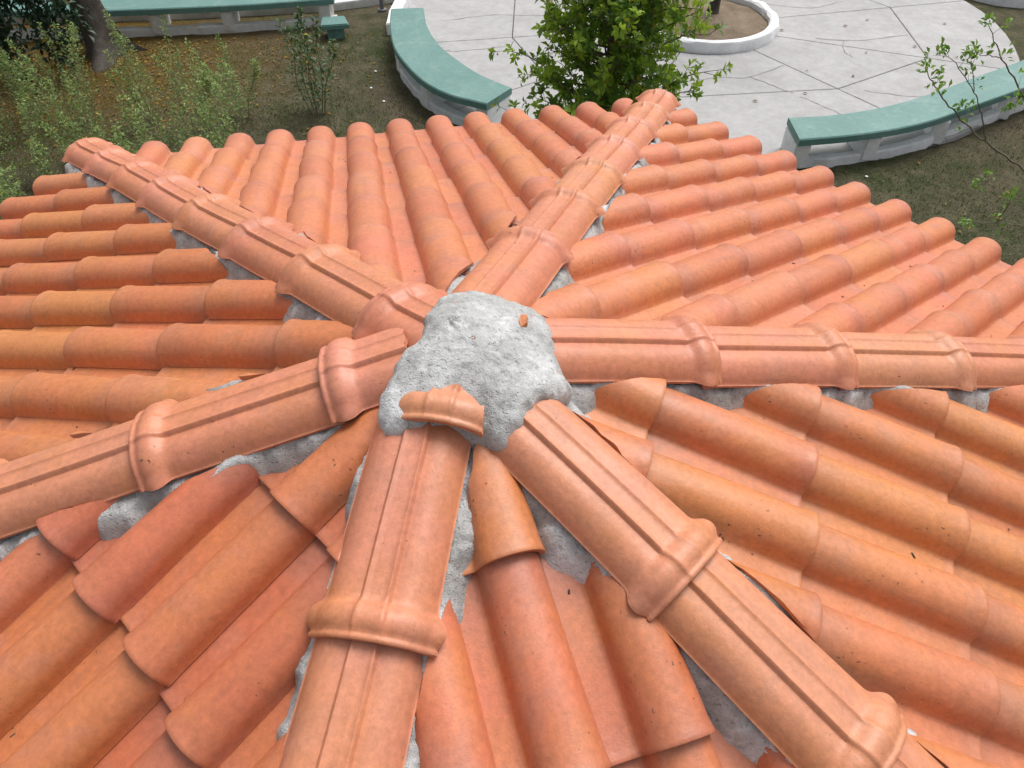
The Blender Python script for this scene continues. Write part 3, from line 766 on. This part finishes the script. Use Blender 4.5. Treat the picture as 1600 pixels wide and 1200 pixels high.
# --- dense glossy young tree behind the roof
def glossy_tree():
    rnd = random.Random(21); base = Vector((1.43, 5.05, 0))
    root = tag(empty('leafy_tree', base), 'bushy tree with glossy bright green leaves just behind the roof', 'tree')
    v, f = [], []
    trunk = [(0, 0, 0), (.01, .0, .5), (-.02, .02, 1.0), (.0, .0, 1.6), (.01, .0, 2.3), (0, 0, 2.9)]
    tube(v, f, trunk, [.045, .038, .034, .028, .018, .008], 8)
    lv, lf, ly = [], [], []
    def width(z):
        if z < .55: return .0
        if z < 1.0: return .42+.3*(z-.55)/.45
        if z < 1.9: return .74-.08*(z-1.0)
        return max(.1, .68*(3.05-z)/1.15)
    nl = 168
    for i in range(nl):
        z0 = .45+2.2*(i/nl)**.9; an = i*2.39996+rnd.uniform(-.4, .4)
        zt = z0+rnd.uniform(.1, .45); wd = width(zt)*(rnd.uniform(.5, .95) if rnd.random() < .8 else rnd.uniform(.95, 1.22))
        a = Vector((0, 0, z0)); e = Vector((wd*math.cos(an), wd*math.sin(an), zt))
        m1 = a.lerp(e, .4)+Vector((0, 0, -.05)); m2 = a.lerp(e, .75)+Vector((rnd.uniform(-.04, .04), rnd.uniform(-.04, .04), .02))
        pts = catmull([a, m1, m2, e], 3)
        tube(v, f, pts, [.010*(1-k/len(pts))+.002 for k in range(len(pts))], 4)
        nt = 11
        for j in range(nt):
            t = .28+.72*j/(nt-1); q = a.lerp(m1, t/.4) if t < .4 else (m1.lerp(m2, (t-.4)/.35) if t < .75 else m2.lerp(e, (t-.75)/.25))
            dirn = (rv(rnd)*.9+(e-a).normalized()*.6+Vector((0, 0, .4))).normalized()
            tip = q+dirn*rnd.uniform(.05, .16)
            tube(v, f, [q, tip], [.003, .0015], 3)
            yg = 1.0 if (rnd.random() < .30+.5*max(0, t-.5)) else rnd.uniform(0, .25)
            nleaf = rnd.randint(6, 9)
            for k in range(nleaf):
                aa = k*2.4+rnd.uniform(-.3, .3); s = dirn.cross(Vector((.3, .2, .9))).normalized(); w2 = dirn.cross(s)
                o = (s*math.cos(aa)+w2*math.sin(aa))
                ld = (o*rnd.uniform(.6, 1.1)+dirn*rnd.uniform(.2, .7)+Vector((0, 0, rnd.uniform(-.1, .25)))).normalized()
                pos = tip - dirn*rnd.uniform(0, .07)
                ln = rnd.uniform(.05, .08)*(1.08 if yg > .5 else 1)
                leaf_add(lv, lf, ly, pos, ld, (dirn+rv(rnd)*.4), ln, ln*rnd.uniform(.42, .55), yg*rnd.uniform(.6, 1))
    obj('trunk', mesh('trunk', v, f), M['twig'], root, 60)
    leaf_obj('crown', lv, lf, ly, M['leaf'], root)
glossy_tree()

def bush(name, base, height, spread, stems, leaves, ln, label, cat, mat, stem_mat, seed, group=None, lean=.25, low=.15, young=.3, ratio=.45, thick=.006):
    rnd = random.Random(seed); base = Vector(base)
    root = tag(empty(name, base), label, cat, group); v, f = [], []; lv, lf, ly = [], [], []
    for i in range(stems):
        an = rnd.uniform(0, 6.283); r = spread*math.sqrt(rnd.random())
        h = height*rnd.uniform(.65, 1.05)*(1-.35*r/max(spread, .01))
        b0 = Vector((math.cos(an), math.sin(an), 0))*r*.35
        top = Vector((math.cos(an), math.sin(an), 0))*(r+lean*h*rnd.uniform(.1, .6))+Vector((rnd.uniform(-.06, .06), rnd.uniform(-.06, .06), h))
        pts = catmull([b0, b0.lerp(top, .35)+Vector((rnd.uniform(-.04, .04), rnd.uniform(-.04, .04), .03)), b0.lerp(top, .7)+Vector((rnd.uniform(-.05, .05), rnd.uniform(-.05, .05), .02)), top], 4)
        tube(v, f, pts, [thick*(1-.8*k/len(pts)) for k in range(len(pts))], 4)
        for j in range(leaves):
            t = low+(1-low)*rnd.random()**.8; q = pts[min(int(t*(len(pts)-1)), len(pts)-1)].lerp(pts[min(int(t*(len(pts)-1))+1, len(pts)-1)], t*(len(pts)-1) % 1)
            out = Vector((rnd.uniform(-1, 1), rnd.uniform(-1, 1), rnd.uniform(-.1, .8))).normalized()
            side = rnd.uniform(0, .16)*(1.1-t)*min(1, height)
            p = q+out*side
            if side > .05 and rnd.random() < .25: tube(v, f, [q, p], [.0018, .001], 3)
            l = ln*rnd.uniform(.6, 1.25)
            leaf_add(lv, lf, ly, p, (out+rv(rnd)*.6), Vector((0, 0, 1))+rv(rnd)*.6, l, l*ratio, young*rnd.random()*(1.8 if t > .75 else 1))
    obj('stem', mesh('stem', v, f), stem_mat, root, 60)
    leaf_obj('foliage', lv, lf, ly, mat, root)
    return root
bush('young_shrub', (-1.30, 7.35, 0), 1.55, .28, 7, 130, .055, 'slender dark green shrub standing alone on the lawn left of the court', 'shrub', M['leaf_shrub'], M['twig'], 5, young=.4, lean=.12, low=.06)
# a thicket of tall fine-leaved weeds beyond the left corner of the roof
WG = 'tall weeds beyond the left corner of the roof'
WL = 'tall wispy light green weed in the thicket beyond the left roof corner'
wr = random.Random(99); spots = []
for i in range(54):
    for _ in range(60):
        x = wr.uniform(-6.4, -1.55); y = wr.uniform(3.4, 7.6)
        if y < 3.2-(x+1.5)*.05: continue
        if x > -2.0 and y > 6.2: continue
        if all((x-a)**2+(y-b)**2 > .17 for a, b in spots): spots.append((x, y)); break
for i, (x, y) in enumerate(spots):
    hgt = wr.uniform(.8, 1.2)*(1.75-.16*(y-3.4))
    bush('weed', (x, y, 0), hgt, .30, 7, 210, .030, WL, 'weed', M['leaf_weed'], M['weedstem'], 200+i, WG, lean=.22, low=.05, young=.9, ratio=.5, thick=.004)
# big tree at the top left: trunk with root flare, crown above the picture, one low hanging branch
def big_tree():
    rnd = random.Random(8); base = Vector((-4.05, 9.25, 0))
    root = tag(empty('old_tree', base), 'old tree with grey trunk and drooping dark foliage at the top left', 'tree')
    v, f = [], []; NS = 28
    zs = [0, .05, .12, .22, .36, .55, .8, 1.1, 1.5, 2.0, 2.6, 3.2]
    for z in zs:
        for k in range(NS):
            a = 2*math.pi*k/NS
            fl = .30*math.exp(-z/.16)*(max(0, math.cos(a*2.5+.6))**2*1.2+.25)
            r = .185-.02*z+fl+.018*fbm((math.cos(a)*1.5, math.sin(a)*1.5, z*.8), 3)
            v.append((r*math.cos(a)-.12*z-.02*z*z, r*math.sin(a)+.03*z, z))
    for j in range(len(zs)-1):
        for k in range(NS): f.append((j*NS+k, j*NS+(k+1) % NS, (j+1)*NS+(k+1) % NS, (j+1)*NS+k))
    top = Vector((-.12*3.2-.02*3.2*3.2, .1, 3.15)); lv, lf, ly = [], [], []
    ends = []
    for i in range(9):
        an = i*.7+.3; e = top+Vector((math.cos(an)*rnd.uniform(1.2, 2.0), math.sin(an)*rnd.uniform(1.2, 2.0), rnd.uniform(.7, 2.0)))
        pts = catmull([top, top.lerp(e, .5)+Vector((0, 0, .3)), e], 5); tube(v, f, pts, [.08*(1-k/len(pts))+.012 for k in range(len(pts))], 7); ends += [(pts[5], .8), (e, .9), (pts[8], .8)]
    # low branch drooping in front-left of the trunk
    low = catmull([Vector((-.25, .05, 1.75)), Vector((-.35, -.35, 1.75)), Vector((-.42, -.68, 1.1)), Vector((-.22, -.75, .30))], 5)
    tube(v, f, low, [.035*(1-k/len(low))+.006 for k in range(len(low))], 6)
    low2 = catmull([low[6], Vector((-.72, -.7, 1.0)), Vector((-.85, -.72, .15))], 5); tube(v, f, low2, [.015*(1-k/len(low2))+.004 for k in range(len(low2))], 5)
    low3 = catmull([low[8], Vector((-.12, -.72, .95)), Vector((.0, -.7, .62))], 5); tube(v, f, low3, [.012*(1-k/len(low3))+.004 for k in range(len(low3))], 5)
    clus = [(c, r, 150) for c, r in ends]
    for P_, m_ in ((low, 6), (low2, 7), (low3, 3)):
        for q in P_[4:]: clus.append((q, .22, m_*14))
    for c, r, m_ in clus:
        for _ in range(m_):
            p = c+rv(rnd)*r*rnd.random()**.5; ln = rnd.uniform(.08, .13)
            leaf_add(lv, lf, ly, p, rv(rnd)+Vector((0, 0, -.4)), Vector((0, 0, 1))+rv(rnd)*.5, ln, ln*.42, rnd.random()*.5)
    obj('trunk', mesh('trunk', v, f), M['bark'], root, 60); leaf_obj('crown', lv, lf, ly, M['leaf_dark'], root)
big_tree()
# small tree in the round bed (only the foot of the trunk is in the picture)
def bed_tree():
    rnd = random.Random(4); root = tag(empty('bed_tree', (3.83, 9.45, .12)), 'dark slim tree trunk rising from the round planting bed', 'tree')
    v, f = [], []; tube(v, f, [(0, 0, -.04), (0, 0, .03), (.01, 0, .12), (.03, 0, .6), (.06, .02, 1.4), (.05, .02, 2.2)], [.11, .085, .07, .062, .05, .04], 12)
    lv, lf, ly = [], [], []
    for i in range(8):
        e = Vector((math.cos(i*.8)*.7, math.sin(i*.8)*.7, 2.5+.5*rnd.random())); tube(v, f, [(.05, .02, 2.0), e], [.025, .006], 5)
        for _ in range(130):
            p = e+rv(rnd)*.45*rnd.random()**.5; leaf_add(lv, lf, ly, p, rv(rnd), Vector((0, 0, 1))+rv(rnd)*.5, .08, .035, rnd.random()*.4)
    obj('trunk', mesh('trunk', v, f), M['bark'], root, 60); leaf_obj('crown', lv, lf, ly, M['leaf'], root)
bed_tree()
# bare-twigged sapling at the right edge
def sapling():
    rnd = random.Random(12); B0 = Vector((5.35, 3.85, 0)); root = tag(empty('sapling', B0), 'bare twiggy sapling with small bright leaf tufts at the right edge', 'sapling')
    v, f = [], []; lv, lf, ly = [], [], []
    J = Vector((5.10, 3.9, .55))
    br = [([B0, Vector((5.25, 3.87, .3)), J], .016, 0),
          ([J, (4.512, 3.88, .956), (4.077, 3.9, 1.21), (3.713, 3.86, 1.463), (3.518, 3.9, 1.637), (3.37, 3.92, 1.788)], .010, 5),
          ([(4.077, 3.9, 1.21), (3.96, 3.93, 1.42), (3.854, 3.97, 1.576), (3.647, 4.0, 1.767), (3.526, 4.02, 1.851)], .006, 3),
          ([(3.854, 3.97, 1.576), (3.80, 4.0, 1.70), (3.768, 4.05, 1.807)], .004, 1),
          ([J, (4.763, 3.85, .473), (4.425, 3.8, .538), (4.163, 3.78, .573)], .007, 1),
          ([J, (4.378, 4.0, 1.407), (4.053, 4.1, 1.751), (3.87, 4.15, 1.975)], .009, 2),
          ([(4.053, 4.1, 1.751), (3.863, 4.05, 1.803), (3.724, 4.0, 1.852)], .004, 1),
          ([(4.425, 3.8, .538), (4.451, 3.8, .70), (4.435, 3.8, .80)], .004, 1),
          ([(4.20, 3.9, 1.14), (4.16, 3.82, 1.02), (4.10, 3.8, .92)], .003, 1),
          ([(4.378, 4.0, 1.407), (4.26, 3.98, 1.5), (4.18, 3.96, 1.44)], .003, 2)]
    def tuft(p, d, m):
        for _ in range(m):
            ld = (rv(rnd)+d*.8+Vector((0, 0, .3))).normalized(); ln = rnd.uniform(.035, .06)
            leaf_add(lv, lf, ly, p+rv(rnd)*.035, ld, Vector((0, 0, 1))+rv(rnd)*.6, ln, ln*.5, rnd.random())
    for pts, r, m in br:
        P_ = catmull([Vector(q)-B0 for q in pts], 6)
        P_ = [q+Vector((rnd.uniform(-.006, .006),)*3) if 0 < k < len(P_)-1 else q for k, q in enumerate(P_)]
        tube(v, f, P_, [r*(1-.75*k/len(P_)) for k in range(len(P_))], 5)
        if m:
            d = (P_[-1]-P_[-2]).normalized(); tuft(P_[-1], d, 18)
            for k in range(m*2):
                q = P_[int(len(P_)*rnd.uniform(.45, .98))-1]; s = (rv(rnd)+Vector((0, 0, .8))).normalized(); e = q+s*rnd.uniform(.03, .10)
                tube(v, f, [q, e], [.002, .001], 3); tuft(e, s, rnd.randint(4, 9))
    # low regrowth on the lawn under it
    obj('stem', mesh('stem', v, f), M['twig'], root, 60); leaf_obj('foliage', lv, lf, ly, M['leaf_sap'], root)
sapling()
for i, (x, y, lab) in enumerate([(4.32, 4.05, 'low bright green seedling tuft on the lawn beside the roof edge at right'), (3.98, 4.45, 'small yellow green seedling tuft on the lawn nearer the right bench')]):
    bush('seedling', (x, y, 0), .22, .16, 7, 16, .04, lab, 'seedling', M['leaf_sap'], M['twig'], 60+i, young=.8, thick=.003)

# ------------------------------------------------------------------ grass and fallen leaves
def on_lawn(x, y):
    d = math.hypot(x-PC.x, y-PC.y)
    return d > rim(math.degrees(math.atan2(y-PC.y, x-PC.x)))+.05 and not (y > 9.5 and x < 1) 
gr = random.Random(31); gv, gf, gy = [], [], []
cnt = 0
while cnt < 52000:
    x = gr.uniform(-6.5, 7.5); y = gr.uniform(2.3, 9.7)
    if not on_lawn(x, y): continue
    if noise.noise(Vector((x*.9, y*.9, 2)))+.6*noise.noise(Vector((x*3, y*3, 4))) < gr.uniform(-.9, .4): continue
    h = gr.uniform(.012, .035); an = gr.uniform(0, 6.283); w = gr.uniform(.003, .006)
    dx, dy = math.cos(an), math.sin(an); lx, ly_ = gr.uniform(-.02, .02), gr.uniform(-.02, .02)
    b = len(gv); gv += [(x-dx*w, y-dy*w, 0), (x+dx*w, y+dy*w, 0), (x+lx, y+ly_, h)]; gf.append((b, b+1, b+2)); gy += [gr.random()*.8]*3; cnt += 1
go = leaf_obj('grass', gv, gf, gy, M['grass'], None); tag(go, 'short sparse grass on the brown lawn', 'grass', kind='stuff')
lv, lf, ly = [], [], []; lr = random.Random(17); cnt = 0
while cnt < 1900:
    if lr.random() < .72: x = lr.gauss(-4.4, 1.6); y = lr.gauss(8.6, .9)
    else: x = lr.uniform(-6, 7.2); y = lr.uniform(2.4, 9.6)
    if not on_lawn(x, y): continue
    an = lr.uniform(0, 6.28); ln = lr.uniform(.03, .06)
    leaf_add(lv, lf, ly, Vector((x, y, lr.uniform(.006, .02))), Vector((math.cos(an), math.sin(an), lr.uniform(-.1, .2))), Vector((lr.uniform(-.3, .3), lr.uniform(-.3, .3), 1)), ln, ln*.5, 0, .12); cnt += 1
lo = leaf_obj('leaf_litter', lv, lf, ly, M['litter'], None); tag(lo, 'fallen yellow and brown leaves on the lawn', 'leaf litter', kind='stuff')
# a few dry leaves lying on the paved court
DL = ['small dry brown leaf lying on the pale paving of the court']
for i, (x, y) in enumerate([(4.55, 7.75), (4.25, 7.2), (5.45, 8.2), (4.95, 6.62), (5.95, 9.2), (6.2, 8.3), (5.6, 9.05), (6.55, 8.0), (4.62, 9.0), (5.0, 7.55), (3.6, 7.05), (6.9, 9.0)]):
    lv, lf, ly = [], [], []; an = lr.uniform(0, 6.28); ln = lr.uniform(.05, .08)
    leaf_add(lv, lf, ly, Vector((0, 0, .004)), Vector((math.cos(an), math.sin(an), .05)), Vector((0, 0, 1)), ln, ln*.5, 0, .2)
    o = leaf_obj('dry_leaf', lv, lf, ly, M['litter'], None); o.location = (x, y, .048)
    tag(o, DL[0], 'dry leaf', 'dry leaves on the court')
for x, y, lab in ((4.25, 5.42, 'white scrap of litter on the soil by the right bench'), (-.677, 8.326, 'white scrap of litter on the lawn nearest the left bench top'), (-.72, 7.878, 'white scrap of litter midway down the lawn beside the left bench'), (-.567, 7.52, 'white scrap of litter on the lawn closest to the roof eave')):
    bm = bmesh.new(); bmesh.ops.create_icosphere(bm, subdivisions=2, radius=.017)
    for v_ in bm.verts: v_.co = Vector((v_.co.x, v_.co.y*.7, v_.co.z*.35+.012))*(1+.35*noise.noise(v_.co*60))
    tag(obj('litter_scrap', bm_mesh(bm, 'litter_scrap'), M['white'], None, 40), lab, 'litter').location = (x, y, .003)
